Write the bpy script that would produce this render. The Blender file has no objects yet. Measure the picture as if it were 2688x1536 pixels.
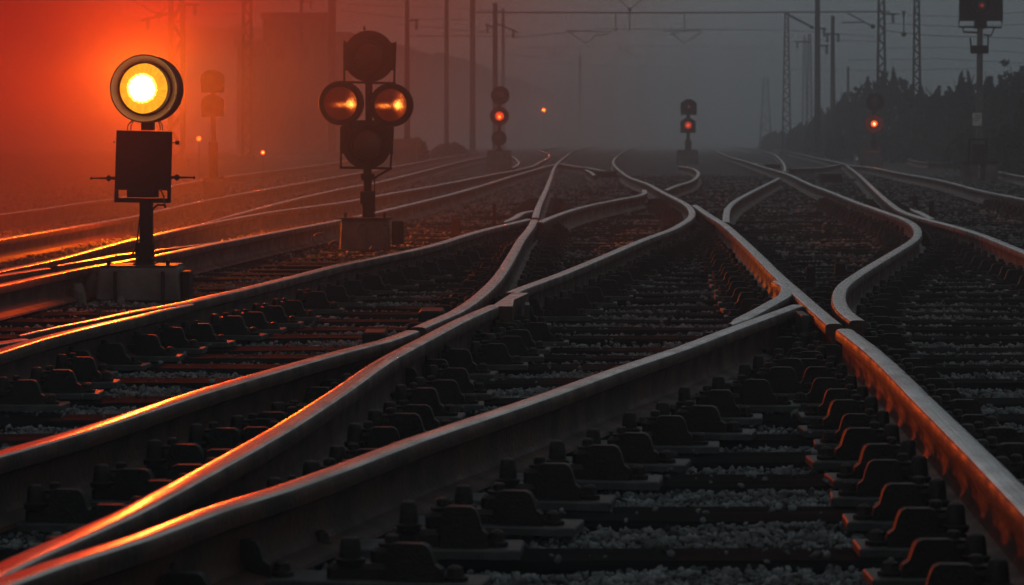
import bpy, math, random
import numpy as np
from mathutils import Vector
R = math.radians
random.seed(7); rng = np.random.default_rng(7)

# ------------------------------------------------------------------ camera, world, sun
F, YH, XC, H = 7487.0, 357.0, 1344.0, 0.94       # focal length in photo pixels, horizon row, centre column, eye height above sleepers
RT = 0.18                                        # rail top above sleeper top
sc = bpy.context.scene
COL = sc.collection
cam_data = bpy.data.cameras.new('camera'); cam = bpy.data.objects.new('camera', cam_data); COL.objects.link(cam)
cam.location = (0, 0, H); cam.rotation_euler = (R(90), 0, 0)
cam_data.sensor_width = 36; cam_data.lens = F / 2688 * 36
cam_data.shift_y = -(768 - YH) / 2688
cam_data.clip_start = 0.1; cam_data.clip_end = 3000
cam_data.dof.use_dof = True; cam_data.dof.focus_distance = 12.5; cam_data.dof.aperture_fstop = 10
sc.camera = cam

sc.view_settings.view_transform = 'Standard'; sc.view_settings.look = 'None'
sc.view_settings.gamma = 1; sc.view_settings.exposure = 0
sc.cycles.max_bounces = 6; sc.cycles.volume_bounces = 1
sc.cycles.volume_max_steps = 128
sc.cycles.sample_clamp_indirect = 0

SUN_EL, SUN_AZ = R(6), R(-13)
w = bpy.data.worlds.new('World'); sc.world = w; w.use_nodes = True
nt = w.node_tree; bg = nt.nodes['Background']
sky = nt.nodes.new('ShaderNodeTexSky'); sky.sky_type = 'NISHITA'; sky.sun_disc = False
sky.sun_elevation = SUN_EL; sky.sun_rotation = SUN_AZ
sky.dust_density = 3
hs = nt.nodes.new('ShaderNodeHueSaturation'); hs.inputs['Saturation'].default_value = 0.0
ov = nt.nodes.new('ShaderNodeMix'); ov.data_type = 'RGBA'; ov.inputs[0].default_value = 0.93
ov.inputs['B'].default_value = (0.92, 1.12, 1.20, 1)            # the overcast: an even cool grey veil over the clear sky
nt.links.new(sky.outputs[0], hs.inputs['Color']); nt.links.new(hs.outputs[0], ov.inputs['A'])
nt.links.new(ov.outputs['Result'], bg.inputs[0]); bg.inputs[1].default_value = 0.20

sl = bpy.data.lights.new('sun', 'SUN'); sl.energy = 0.04; sl.angle = R(25); sl.color = (1, .93, .88)
so = bpy.data.objects.new('sun', sl); COL.objects.link(so)
sd = Vector((math.sin(SUN_AZ) * math.cos(SUN_EL), math.cos(SUN_AZ) * math.cos(SUN_EL), math.sin(SUN_EL)))
so.rotation_euler = sd.to_track_quat('Z', 'Y').to_euler()

# ------------------------------------------------------------------ helpers
def at(x, y, d):                                   # a photo pixel at distance d -> point in the place
    return Vector(((x - XC) * d / F, d, H + (YH - y) * d / F))
def on_plane(x, y, z):
    return at(x, y, F * (H - z) / (y - YH))

class MB:
    def __init__(s): s.v = []; s.f = []; s.m = []; s.uv = []
    def add(s, vs, fs, m=0):
        b = len(s.v); s.v += [tuple(p) for p in vs]
        for f in fs: s.f.append(tuple(i + b for i in f)); s.m.append(m)
    def box(s, x0, x1, y0, y1, z0, z1, m=0, taper=0, bev=0):
        t = taper
        if bev <= 0:
            vs = [(x0,y0,z0),(x1,y0,z0),(x1,y1,z0),(x0,y1,z0),(x0+t,y0+t,z1),(x1-t,y0+t,z1),(x1-t,y1-t,z1),(x0+t,y1-t,z1)]
            s.add(vs, [(0,3,2,1),(4,5,6,7),(0,1,5,4),(1,2,6,5),(2,3,7,6),(3,0,4,7)], m); return s
        b = bev
        def ring(ins, z, tt=0):
            a = ins + tt
            return [(x0+a+b,y0+a,z),(x1-a-b,y0+a,z),(x1-a,y0+a+b,z),(x1-a,y1-a-b,z),(x1-a-b,y1-a,z),(x0+a+b,y1-a,z),(x0+a,y1-a-b,z),(x0+a,y0+a+b,z)]
        rs = [ring(0, z0), ring(0, z1-b, t), ring(b*.8, z1, t)]
        vs = sum(rs, []); fs = [tuple(range(7,-1,-1)), tuple(range(16,24))]
        for k in range(2):
            for i in range(8): j=(i+1)%8; fs.append((k*8+i,k*8+j,k*8+8+j,k*8+8+i))
        s.add(vs, fs, m); return s
    def prism(s, poly, y0, y1, m=0):               # poly in (x,z), extruded along y
        n = len(poly)
        s.add([(x,y0,z) for x,z in poly] + [(x,y1,z) for x,z in poly],
              [tuple(range(n)), tuple(range(2*n-1,n-1,-1))] + [(i,i+n,(i+1)%n+n,(i+1)%n) for i in range(n)], m); return s
    def tube(s, pts, r, n=8, m=0, cap=True):
        pts = [Vector(p) for p in pts]; rs = r if isinstance(r, (list, tuple)) else [r]*len(pts)
        vs = []; up0 = None
        for i, p in enumerate(pts):
            d = (pts[min(i+1,len(pts)-1)] - pts[max(i-1,0)]).normalized()
            ref = Vector((0,0,1)) if abs(d.z) < .9 else Vector((0,1,0))
            a = d.cross(ref).normalized(); b = a.cross(d)
            for k in range(n):
                t = 2*math.pi*(k+.5)/n; vs.append(p + a*math.cos(t)*rs[i] + b*math.sin(t)*rs[i])
        fs = [(i*n+k, i*n+(k+1)%n, (i+1)*n+(k+1)%n, (i+1)*n+k) for i in range(len(pts)-1) for k in range(n)]
        if cap: fs += [tuple(range(n-1,-1,-1)), tuple(range((len(pts)-1)*n, len(pts)*n))]
        s.add(vs, fs, m); return s
    def lathe(s, prof, c=(0,0,0), axis='z', n=28, m=0, capa=True, capb=True):   # prof: (radius, height along axis)
        vs = []
        for r, h in prof:
            for k in range(n):
                t = 2*math.pi*k/n; a, b = r*math.cos(t), r*math.sin(t)
                p = (a, b, h) if axis == 'z' else (a, h, b)
                vs.append((p[0]+c[0], p[1]+c[1], p[2]+c[2]))
        fs = [(i*n+k, i*n+(k+1)%n, (i+1)*n+(k+1)%n, (i+1)*n+k) for i in range(len(prof)-1) for k in range(n)]
        if capa: fs.append(tuple(range(n-1,-1,-1)))
        if capb: fs.append(tuple(range((len(prof)-1)*n, len(prof)*n)))
        s.add(vs, fs, m); return s
    def build(s, name, mats, parent=None, smooth=False, loc=None):
        me = bpy.data.meshes.new(name); me.from_pydata(s.v, [], s.f)
        for mt in (mats if isinstance(mats, (list, tuple)) else [mats]): me.materials.append(mt)
        me.polygons.foreach_set('material_index', s.m)
        if smooth: me.polygons.foreach_set('use_smooth', [True]*len(s.f))
        me.update()
        if smooth:
            try: me.set_sharp_from_angle(angle=R(40))
            except Exception: pass
        o = bpy.data.objects.new(name, me); COL.objects.link(o)
        if parent: o.parent = parent
        if loc is not None: o.location = loc
        return o
def tag(o, label=None, cat=None, group=None, kind=None):
    if label: o['label'] = label
    if cat: o['category'] = cat
    if group: o['group'] = group
    if kind: o['kind'] = kind
    return o
def empty(name, loc, label, cat, group=None, rz=0):
    o = bpy.data.objects.new(name, None); COL.objects.link(o); o.location = loc; o.rotation_euler = (0,0,rz)
    o.empty_display_size = .1
    return tag(o, label, cat, group)
def copy_tree(o, parent=None):
    c = o.copy(); COL.objects.link(c); c.parent = parent
    for ch in [x for x in KIDS.get(o.name, [])]: copy_tree(ch, c)
    return c
KIDS = {}
def kids(o, *cs): KIDS.setdefault(o.name, []).extend(cs)

# ------------------------------------------------------------------ materials
def mat(name, c1, c2=None, rough=.8, metal=0, scale=8, bump=0, bscale=60, rough2=None, spec=.5, coord='Object', detail=6, contrast=(.35,.65)):
    m = bpy.data.materials.new(name); m.use_nodes = True; t = m.node_tree; b = t.nodes['Principled BSDF']
    b.inputs['Roughness'].default_value = rough; b.inputs['Metallic'].default_value = metal
    b.inputs['Specular IOR Level'].default_value = spec
    tc = t.nodes.new('ShaderNodeTexCoord')
    src = tc.outputs[coord]
    n = t.nodes.new('ShaderNodeTexNoise'); n.inputs['Scale'].default_value = scale; n.inputs['Detail'].default_value = detail
    t.links.new(src, n.inputs['Vector'])
    mr = t.nodes.new('ShaderNodeMapRange'); mr.inputs[1].default_value, mr.inputs[2].default_value = contrast
    t.links.new(n.outputs[0], mr.inputs[0])
    mx = t.nodes.new('ShaderNodeMix'); mx.data_type = 'RGBA'
    mx.inputs['A'].default_value = (*c1, 1); mx.inputs['B'].default_value = (*(c2 or c1), 1)
    t.links.new(mr.outputs[0], mx.inputs[0]); t.links.new(mx.outputs['Result'], b.inputs['Base Color'])
    if rough2 is not None:
        rr = t.nodes.new('ShaderNodeMapRange'); rr.inputs[3].default_value = rough; rr.inputs[4].default_value = rough2
        t.links.new(mr.outputs[0], rr.inputs[0]); t.links.new(rr.outputs[0], b.inputs['Roughness'])
    if bump:
        n2 = t.nodes.new('ShaderNodeTexNoise'); n2.inputs['Scale'].default_value = bscale; n2.inputs['Detail'].default_value = 8
        t.links.new(src, n2.inputs['Vector'])
        bp = t.nodes.new('ShaderNodeBump'); bp.inputs['Strength'].default_value = bump; bp.inputs['Distance'].default_value = .01
        t.links.new(n2.outputs[0], bp.inputs['Height']); t.links.new(bp.outputs[0], b.inputs['Normal'])
    return m
RUST = mat('rail_rust', (.06,.02,.011), (.022,.011,.008), rough=.45, rough2=.65, scale=7, bump=.35, bscale=55, spec=.22)
PLATE = mat('fastening_rust', (.016,.007,.005), (.007,.005,.0045), rough=.5, rough2=.7, spec=.2, scale=20, bump=.4, bscale=120)
IRON = mat('base_plate_iron', (.05,.045,.043), (.022,.018,.017), rough=.55, spec=.3, scale=14, bump=.3, bscale=90)
DARK = mat('signal_black_paint', (.008,.007,.0065), (.018,.010,.008), rough=.6, rough2=.8, spec=.15, scale=6, bump=.15, bscale=40)
CONC = mat('weathered_concrete', (.14,.128,.118), (.04,.034,.03), rough=.9, scale=5, bump=.7, bscale=35, contrast=(.3,.7))
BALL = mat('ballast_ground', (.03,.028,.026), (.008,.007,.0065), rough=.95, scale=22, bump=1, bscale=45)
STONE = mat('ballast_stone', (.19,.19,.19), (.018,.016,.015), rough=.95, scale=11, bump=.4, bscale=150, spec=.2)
GREY = mat('galvanised_grey', (.12,.12,.12), (.07,.065,.06), rough=.6, scale=4, bump=.1)
MASTC = mat('mast_paint', (.03,.028,.027), (.015,.013,.012), rough=.7, scale=3)
WIRE = mat('wire_metal', (.04,.04,.04), rough=.6)
WALLM = mat('dark_render_wall', (.12,.10,.09), (.08,.065,.06), rough=.9, scale=.6, bump=.2, bscale=8)
WINM = mat('dark_window', (.02,.02,.022), rough=.15)
HILLM = mat('hill_woodland', (.05,.05,.035), (.025,.028,.02), rough=1, scale=.06, bump=1, bscale=.5)
BARK = mat('bark', (.04,.032,.026), rough=.9)
LEAF = mat('leaf', (.03,.036,.022), (.014,.018,.012), rough=.75, scale=1.5)
SIGNW = mat('sign_white', (.55,.55,.54), (.35,.34,.33), rough=.6, scale=10)
CABLE = mat('cable_rubber', (.03,.025,.022), rough=.5)

def wood_mat():
    m = mat('sleeper_wood', (.010,.0095,.009), (.003,.003,.003), rough=.95, spec=.02, scale=1, bump=0)
    t = m.node_tree; b = t.nodes['Principled BSDF']
    tc = t.nodes.new('ShaderNodeTexCoord'); mp = t.nodes.new('ShaderNodeMapping'); mp.inputs['Scale'].default_value = (2.2, 45, 30)
    g = t.nodes.new('ShaderNodeNewGeometry') 
    t.links.new(g.outputs['Position'], mp.inputs[0])
    n = t.nodes.new('ShaderNodeTexNoise'); n.inputs['Scale'].default_value = 1; n.inputs['Detail'].default_value = 8
    t.links.new(mp.outputs[0], n.inputs['Vector'])
    bp = t.nodes.new('ShaderNodeBump'); bp.inputs['Strength'].default_value = .9; bp.inputs['Distance'].default_value = .012
    t.links.new(n.outputs[0], bp.inputs['Height']); t.links.new(bp.outputs[0], b.inputs['Normal'])
    mx = [x for x in t.nodes if x.type == 'MIX'][0]
    mr = t.nodes.new('ShaderNodeMapRange'); mr.inputs[1].default_value=.35; mr.inputs[2].default_value=.65
    t.links.new(n.outputs[0], mr.inputs[0]); t.links.new(mr.outputs[0], mx.inputs[0])
    return m
WOOD = wood_mat()

def head_mat():
    m = bpy.data.materials.new('worn_rail_steel'); m.use_nodes = True; t = m.node_tree; b = t.nodes['Principled BSDF']
    b.inputs['Metallic'].default_value = 1
    tc = t.nodes.new('ShaderNodeTexCoord'); mp = t.nodes.new('ShaderNodeMapping'); mp.inputs['Scale'].default_value = (.7, 260, 1)
    t.links.new(tc.outputs['UV'], mp.inputs[0])
    n = t.nodes.new('ShaderNodeTexNoise'); n.inputs['Scale'].default_value = 1; n.inputs['Detail'].default_value = 5
    t.links.new(mp.outputs[0], n.inputs['Vector'])
    n2 = t.nodes.new('ShaderNodeTexNoise'); n2.inputs['Scale'].default_value = 5; n2.inputs['Detail'].default_value = 8
    t.links.new(tc.outputs['Object'], n2.inputs['Vector'])
    ad = t.nodes.new('ShaderNodeMath'); ad.operation = 'MULTIPLY'; t.links.new(n.outputs[0], ad.inputs[0]); t.links.new(n2.outputs[0], ad.inputs[1])
    mr = t.nodes.new('ShaderNodeMapRange'); mr.inputs[1].default_value = .15; mr.inputs[2].default_value = .36
    t.links.new(ad.outputs[0], mr.inputs[0])
    mx = t.nodes.new('ShaderNodeMix'); mx.data_type = 'RGBA'
    mx.inputs['A'].default_value = (.30,.25,.235,1); mx.inputs['B'].default_value = (.62,.58,.56,1)
    t.links.new(mr.outputs[0], mx.inputs[0]); t.links.new(mx.outputs['Result'], b.inputs['Base Color'])
    rr = t.nodes.new('ShaderNodeMapRange'); rr.inputs[3].default_value = .34; rr.inputs[4].default_value = .12
    t.links.new(mr.outputs[0], rr.inputs[0]); t.links.new(rr.outputs[0], b.inputs['Roughness'])
    bp = t.nodes.new('ShaderNodeBump'); bp.inputs['Strength'].default_value = .12; bp.inputs['Distance'].default_value = .004
    t.links.new(n2.outputs[0], bp.inputs['Height']); t.links.new(bp.outputs[0], b.inputs['Normal'])
    return m
HEAD = head_mat()

def lens_mat(name, rad, core, edge, k_core, k_edge, r_core, streaks=0, cx=0, cz=0, nscale=30, split=False):
    """lit lens: bright filament image in the middle, dimmer coloured glass round it; radius in local x/z"""
    m = bpy.data.materials.new(name); m.use_nodes = True; t = m.node_tree; b = t.nodes['Principled BSDF']
    b.inputs['Base Color'].default_value = (.05,.02,.01,1); b.inputs['Roughness'].default_value = .2
    tc = t.nodes.new('ShaderNodeTexCoord'); sp = t.nodes.new('ShaderNodeSeparateXYZ'); t.links.new(tc.outputs['Object'], sp.inputs[0])
    def mth(op, a, c=None):
        x = t.nodes.new('ShaderNodeMath'); x.operation = op
        for i, v in enumerate((a, c)):
            if v is None: continue
            if isinstance(v, (int, float)): x.inputs[i].default_value = v
            else: t.links.new(v, x.inputs[i])
        return x.outputs[0]
    dx = mth('SUBTRACT', sp.outputs[0], cx); dz = mth('SUBTRACT', sp.outputs[2], cz)
    r = mth('DIVIDE', mth('SQRT', mth('ADD', mth('MULTIPLY', dx, dx), mth('MULTIPLY', dz, dz))), rad)
    n = t.nodes.new('ShaderNodeTexNoise'); n.inputs['Scale'].default_value = nscale; n.inputs['Detail'].default_value = 4
    if streaks:
        an = mth('ARCTAN2', dx, dz); cb = t.nodes.new('ShaderNodeCombineXYZ')
        t.links.new(mth('MULTIPLY', an, .35), cb.inputs[0]); t.links.new(mth('MULTIPLY', r, .12), cb.inputs[1])
        t.links.new(cb.outputs[0], n.inputs['Vector'])
    else: t.links.new(tc.outputs['Object'], n.inputs['Vector'])
    r2 = mth('ADD', r, mth('MULTIPLY', mth('SUBTRACT', n.outputs[0], .5), .22 if streaks else .5))
    mr = t.nodes.new('ShaderNodeMapRange'); mr.interpolation_type = 'SMOOTHSTEP'
    mr.inputs[1].default_value = r_core * 1.5; mr.inputs[2].default_value = r_core * .6; t.links.new(r2, mr.inputs[0])
    mx = t.nodes.new('ShaderNodeMix'); mx.data_type = 'RGBA'; mx.inputs['A'].default_value = (*edge,1); mx.inputs['B'].default_value = (*core,1)
    t.links.new(mr.outputs[0], mx.inputs[0]); t.links.new(mx.outputs['Result'], b.inputs['Emission Color'])
    st = mth('ADD', mth('MULTIPLY', mr.outputs[0], k_core - k_edge), mth('MULTIPLY', mth('ADD', mth('MULTIPLY', n.outputs[0], 1.2), .4), k_edge))
    t.links.new(st, b.inputs['Emission Strength'])
    return m

# ------------------------------------------------------------------ ground and ballast
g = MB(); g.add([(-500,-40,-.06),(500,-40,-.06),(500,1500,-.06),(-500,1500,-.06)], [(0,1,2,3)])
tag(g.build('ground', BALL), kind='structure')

# sleepers --------------------------------------------------------------------------
rows = [3.85, 4.5, 5.14, 5.78, 6.43, 7.11, 7.79, 8.39, 8.97, 9.59, 10.24, 10.93, 11.6, 12.14, 12.7]
while rows[-1] < 66: rows.append(rows[-1] + .62 + random.uniform(-.02, .02))
def sleeper_mesh(L, W=.26, hgt=.16):
    nx = 14; b = MB(); rn = random.Random(int(L*1000))
    xs = [-L/2 + L*i/nx for i in range(nx+1)]
    prof = [(-W/2,-hgt),(-W/2,-.014),(-W/2+.012,0),(-.04,.002),(.05,-.002),(W/2-.012,0),(W/2,-.014),(W/2,-hgt)]
    vs = []
    for x in xs:
        for y, z in prof: vs.append((x, y + rn.uniform(-.006,.006)*(abs(y)>.1), z + rn.uniform(-.005,.002)*(z>-.1)))
    k = len(prof); fs = [(i*k+j, (i+1)*k+j, (i+1)*k+j+1, i*k+j+1) for i in range(nx) for j in range(k-1)]
    fs += [tuple(range(k)), tuple(range(nx*k+k-1, nx*k-1, -1))]
    b.add(vs, fs); return b
SM = {}
def cA(d): return -.75 + (d - 13) * .113
def sleeper(xa, xb, d, label, group):
    L = round((xb - xa) * 2) / 2; key = (L, random.randrange(3))
    if key not in SM:
        o = sleeper_mesh(L + .01*key[1], .255 + .01*key[1]).build('sleeper', WOOD); SM[key] = o
    else: o = SM[key].copy(); COL.objects.link(o)
    o.location = ((xa+xb)/2, d, random.uniform(-.008, .004)); o.rotation_euler = (0, random.uniform(-.002,.002), random.uniform(-.006,.006))
    return tag(o, label, 'sleeper', group)
for k, d in enumerate(rows):
    c = cA(d); j = random.uniform(-.15, .15)
    sleeper(c-2.1, c+3.4+j, d, 'long dark timber crossing sleeper lying under the two interlaced tracks in the middle', 'timber sleepers under the middle tracks')
    if (c+3.5+j)*F/d < 1500:
        sleeper(c+3.46+j, c+8.0, d, 'dark timber sleeper in the bay right of the rusty crossing rail', 'timber sleepers on the right')
    if 13 < d < 46 and (c-2.2)*F/d > -1500:
        sleeper(c-7.2, c-2.16, d + .1, 'dim timber sleeper under the glowing rails behind the lit signal', 'timber sleepers on the left')

def stones():
    ico_v = np.array([(0,0,1),(.894,0,.447),(.276,.851,.447),(-.724,.526,.447),(-.724,-.526,.447),(.276,-.851,.447),
                      (.724,.526,-.447),(-.276,.851,-.447),(-.894,0,-.447),(-.276,-.851,-.447),(.724,-.526,-.447),(0,0,-1)])
    ico_f = np.array([(0,1,2),(0,2,3),(0,3,4),(0,4,5),(0,5,1),(1,6,2),(2,7,3),(3,8,4),(4,9,5),(5,10,1),
                      (6,7,2),(7,8,3),(8,9,4),(9,10,5),(10,6,1),(11,7,6),(11,8,7),(11,9,8),(11,10,9),(11,6,10)])
    P = []
    def band(d0, d1, dens, s0, s1):
        wmax = .185*d1 + .15
        n = int(dens * 2*wmax * (d1-d0)); x = rng.uniform(-wmax, wmax, n); y = rng.uniform(d0, d1, n)
        keep = np.abs(x) < .185*y + .15
        rr = np.array(rows); gap = np.min(np.abs(y[:,None]-rr[None,:]), axis=1) > .150
        inA = (x > cA(y)-2.2) & (x < cA(y)+8)
        keep &= (gap | ~inA | (rng.uniform(0, 1, n) < .012))
        x, y, gap = x[keep], y[keep], gap[keep]; s = rng.uniform(s0, s1, len(x))
        hump = .006*np.sin(x*3.1+y*1.7) + .005*np.sin(x*7.7-y*2.3) - .004*(y > 9)
        P.append(np.stack([x, y, np.where(gap, -.024, .008) + hump*gap + rng.uniform(-.012,.012,len(x)), s], 1))
    band(4.0, 8, 8500, .004, .0125); band(8, 13, 5000, .005, .014); band(13, 21, 1900, .008, .018); band(21, 34, 480, .014, .026); band(34, 70, 130, .02, .045)
    P = np.concatenate(P); n = len(P)
    V = ico_v[None] * (1 + rng.uniform(-.42, .35, (n,12,1)))
    ax = rng.uniform(.5, 1.35, (n,1,3)); V = V*ax*P[:,None,3:4]*.9
    a = rng.uniform(0, 6.28, n); ca, sa = np.cos(a)[:,None], np.sin(a)[:,None]
    X = V[...,0]*ca - V[...,1]*sa; Y = V[...,0]*sa + V[...,1]*ca
    b = rng.uniform(0, 6.28, n); cb, sb = np.cos(b)[:,None], np.sin(b)[:,None]
    Y2 = Y*cb - V[...,2]*sb; Z2 = Y*sb + V[...,2]*cb
    W = np.stack([X, Y2, Z2], -1) + P[:,None,:3]
    FC = ico_f[None] + (np.arange(n)*12)[:,None,None]
    me = bpy.data.meshes.new('ballast'); me.vertices.add(n*12); me.vertices.foreach_set('co', W.astype(np.float32).ravel())
    me.loops.add(n*60); me.loops.foreach_set('vertex_index', FC.astype(np.int32).ravel())
    me.polygons.add(n*20); me.polygons.foreach_set('loop_start', np.arange(0, n*60, 3, dtype=np.int32))
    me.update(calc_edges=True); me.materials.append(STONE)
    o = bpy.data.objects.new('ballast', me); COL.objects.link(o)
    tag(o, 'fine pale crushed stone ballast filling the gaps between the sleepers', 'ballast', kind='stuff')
    print('stones', n)
stones()

# ------------------------------------------------------------------ rails
HW = .036
PROF = [  # (lateral, z) closed loop from the left lower head corner round the top to the right, web, foot
    (-.036,.138),(-.0365,.150),(-.0355,.168),(-.031,.1755),(-.022,.179),(-.010,.1802),(.010,.1802),(.022,.179),(.031,.1755),(.0355,.168),(.0365,.150),(.036,.138),
    (.012,.126),(.0085,.105),(.0085,.055),(.018,.036),(.070,.022),(.075,.012),(-.075,.012),(-.070,.022),(-.018,.036),(-.0085,.055),(-.0085,.105),(-.012,.126)]
def smooth_path(pts, step):
    pts = [Vector(p) for p in pts]; out = []
    P = [pts[0]*2-pts[1]] + pts + [pts[-1]*2-pts[-2]]
    for i in range(1, len(P)-2):
        a, b, c, d = P[i-1], P[i], P[i+1], P[i+2]; L = (c-b).length
        # centripetal-like tangents limited by chord
        t1 = (c-a) * (L/((c-b).length+(b-a).length+1e-6)); t2 = (d-b) * (L/((d-c).length+(c-b).length+1e-6))
        n = max(2, min(14, int(L/step)))
        for k in range(n):
            s = k/n; out.append((2*s**3-3*s*s+1)*b + (s**3-2*s*s+s)*t1 + (-2*s**3+3*s*s)*c + (s**3-s*s)*t2)
    out.append(pts[-1]); return out
RAILS = {}
def rail(key, px, label, name='rail', tips=(0,0), width=1.0, zoff=0, group=None, step=.35, fine=False):
    path = smooth_path([on_plane(x, y, RT) for x, y in px], step)
    for p in path: p.z = 0
    n = len(path); k = len(PROF); vs = []; us = []; ln = 0
    org = path[0].copy()
    for i, p in enumerate(path):
        dv = (path[min(i+1,n-1)] - path[max(i-1,0)]).normalized()
        # lateral offset kept on the image-right side for consistency
        la = Vector((dv.y, -dv.x, 0))
        if i: ln += (p - path[i-1]).length
        wf = width
        if tips[0] and ln < tips[0]: wf = width*(.25+.75*ln/tips[0])
        vs += [p - org + la*(q[0]*wf) + Vector((0,0,q[1]+zoff)) for q in PROF]
        us.append(ln)
    if tips[1]:
        for i in range(n):
            r = us[-1]-us[i]
            if r < tips[1]:
                for j in range(k):
                    v = vs[i*k+j]; c = path[i]-org; f = .25+.75*r/tips[1]
                    vs[i*k+j] = Vector((c.x+(v.x-c.x)*f, c.y+(v.y-c.y)*f, v.z))
    b = MB(); fs = []; ms = []; uv = []
    per = [0]
    for j in range(k): a, c = PROF[j], PROF[(j+1)%k]; per.append(per[-1]+math.dist(a, c))
    for i in range(n-1):
        for j in range(k):
            j2 = (j+1)%k
            fs.append((i*k+j, i*k+j2, (i+1)*k+j2, (i+1)*k+j)); ms.append(0 if 3 <= j <= 7 else 1)
            uv += [(us[i],per[j]),(us[i],per[j+1]),(us[i+1],per[j+1]),(us[i+1],per[j])]
    fs.append(tuple(range(k))); ms.append(1); uv += [(0,0)]*k
    fs.append(tuple(range(n*k-1,(n-1)*k-1,-1))); ms.append(1); uv += [(0,0)]*k
    b.v = [tuple(v) for v in vs]; b.f = fs; b.m = ms
    o = b.build(name, [HEAD, RUST], smooth=False, loc=org)
    me = o.data; u = me.uv_layers.new(name='UVMap'); u.data.foreach_set('uv', np.array(uv, dtype=np.float32).ravel())
    sm = [True]*len(fs); sm[-1] = sm[-2] = False; me.polygons.foreach_set('use_smooth', sm)
    me.set_sharp_from_angle(angle=R(38))
    me.validate(); 
    tag(o, label, 'check rail' if name == 'check_rail' else 'rail', group)
    RAILS[key] = path
    return o

rail('R1a', [(-90,944),(0,919),(99,889),(247,853),(361,829),(430,812),(505,798)], 'rail tapering to a point near the lit signal block', tips=(0,1.2))
rail('R1w', [(49,880),(150,857),(247,838),(346,817),(470,796),(560,775),(622,761),(760,727),(900,692),(1114,648),(1257,606),(1386,575)], 'straight rail passing in front of both big signal blocks, pointed at its left', tips=(2.2,0))
rail('R1s', [(-80,912),(0,898),(59,889)], 'short rail stub with a cut end at the left edge below the lit signal')
rail('R1f', [(1322,583),(1352,570),(1374,557),(1398,553)], 'small flared check rail end left of the steep straight rail', name='check_rail', tips=(.8,0))
rail('R2l', [(-90,1212),(0,1187),(221,1125),(383,1073),(515,1030),(720,970),(900,920),(1007,893),(1080,867)], 'rusty rail with an orange glint, running from the left edge to the middle joint')
rail('R2u', [(1096,859),(1136,842),(1186,821),(1214,806),(1250,781),(1279,756),(1311,721),(1343,671),(1368,628),(1393,596),(1403,577)], 'bent wing rail sweeping up from the middle joint to the steep straight rail')
rail('R2v', [(1405,571),(1414,541),(1436,492),(1461,431),(1486,410),(1507,396),(1578,381),(1650,371)], 'steep straight rail rising through the centre and curving away into the haze')
rail('R3l', [(-90,1545),(0,1490),(147,1424),(294,1361),(368,1325),(515,1246),(736,1124),(900,1019),(1007,945),(1114,888),(1221,833),(1299,800)], 'second rail from the bottom left corner, ending at the crossing casting')
rail('R3u', [(1340,768),(1364,757),(1471,718),(1579,674),(1686,629),(1762,601),(1789,587),(1811,572),(1817,558),(1809,542),(1791,529),(1737,502),(1700,482),(1653,465),(1622,443),(1610,428),(1614,416),(1633,401),(1664,387),(1705,376)], 'rail with a sharp knuckle bend right of centre, then an S curve')
rail('R4', [(-90,1566),(0,1528),(147,1475),(368,1406),(552,1337),(736,1280),(900,1222),(1084,1152),(1268,1091),(1440,1033),(1614,970),(1788,912),(1895,871),(2002,832),(2090,800)], 'foremost long rail from the bottom left corner up to the blunt end beside the frog')
rail('R5', [(2217,863),(2270,902),(2324,948),(2415,1038),(2565,1184),(2720,1340),(2950,1580)], 'big red-sided rail running out of the picture at the right bottom corner')
rail('R5u', [(1824,538),(1859,562),(1902,589),(1938,620),(1988,667),(2038,717),(2095,768),(2145,812),(2190,850)], 'red-sided rail between the knuckle bend and the frog joint')
rail('R6', [(2042,737),(2062,746),(2066,757),(2058,774),(2031,790),(1988,814),(1945,836),(1917,850)], 'short curved check rail hooking round at the frog above the foremost rail', name='check_rail', step=.12, tips=(0,.35))
rail('R7', [(2252,841),(2217,814),(2202,781),(2213,749),(2249,721),(2288,696),(2342,664),(2395,631),(2409,614),(2402,592),(2374,574),(2324,556),(2252,531),(2181,503),(2127,483),(2067,456),(2009,439),(1968,426),(1906,408),(1875,393),(1846,378)], 'rail with the widest knuckle bend, ending beside the frog', step=.2)
rail('R8', [(1906,583),(1907,562),(1912,545),(1930,527),(1967,506),(2009,485),(2046,467)], 'short hooked check rail ending blunt in the middle of the right tracks', name='check_rail', step=.2)
rail('R9', [(2059,450),(2061,441),(2056,428),(2046,416),(2030,404),(1988,393),(1927,383)], 'far rail curving back over the crossing between the two right low signals')
rail('R10', [(1782,436),(1815,441),(1832,451),(1830,463),(1811,476),(1778,486),(1745,499)], 'hooked dark rail just below the block of the two-lamp signal', step=.3)
rail('R11', [(1416,583),(1451,568),(1509,548),(1571,533),(1633,521),(1674,513),(1692,506),(1691,498)], 'rail from the steep straight rail across to the small hook right of centre')
rail('R12', [(2222,434),(2252,456),(2306,506),(2345,539),(2374,556),(2431,574),(2502,592),(2574,614),(2645,642),(2690,660),(2820,712)], 'red-sided rail descending to the right edge below the tall signal mast')
rail('R12f', [(2391,548),(2415,557),(2449,575)], 'little flared check rail at the right, touching the descending red rail', name='check_rail', tips=(.8,0))
rail('R13', [(2002,389),(2074,399),(2145,414),(2209,428),(2234,433),(2288,439),(2359,453),(2467,472),(2574,499),(2690,522),(2820,550)], 'gently sloping rail crossing the right side in front of the tall mast base')
rail('R14', [(2074,442),(2145,440),(2206,431)], 'faint short curved rail joining the right tracks from the left')
rail('R15', [(1972,428),(2010,430),(2048,429)], 'faint short rail lying level across the fork above the hooked check rail')
rail('R16', [(2040,378),(2088,382),(2185,390),(2243,407),(2251,421)], 'faint arc of rail ending left of the block of the rightmost low signal')
rail('R17', [(2320,399),(2379,415),(2437,427),(2514,427),(2627,451),(2700,465),(2800,480)], 'farthest right rail passing behind the tall signal mast base')
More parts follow.
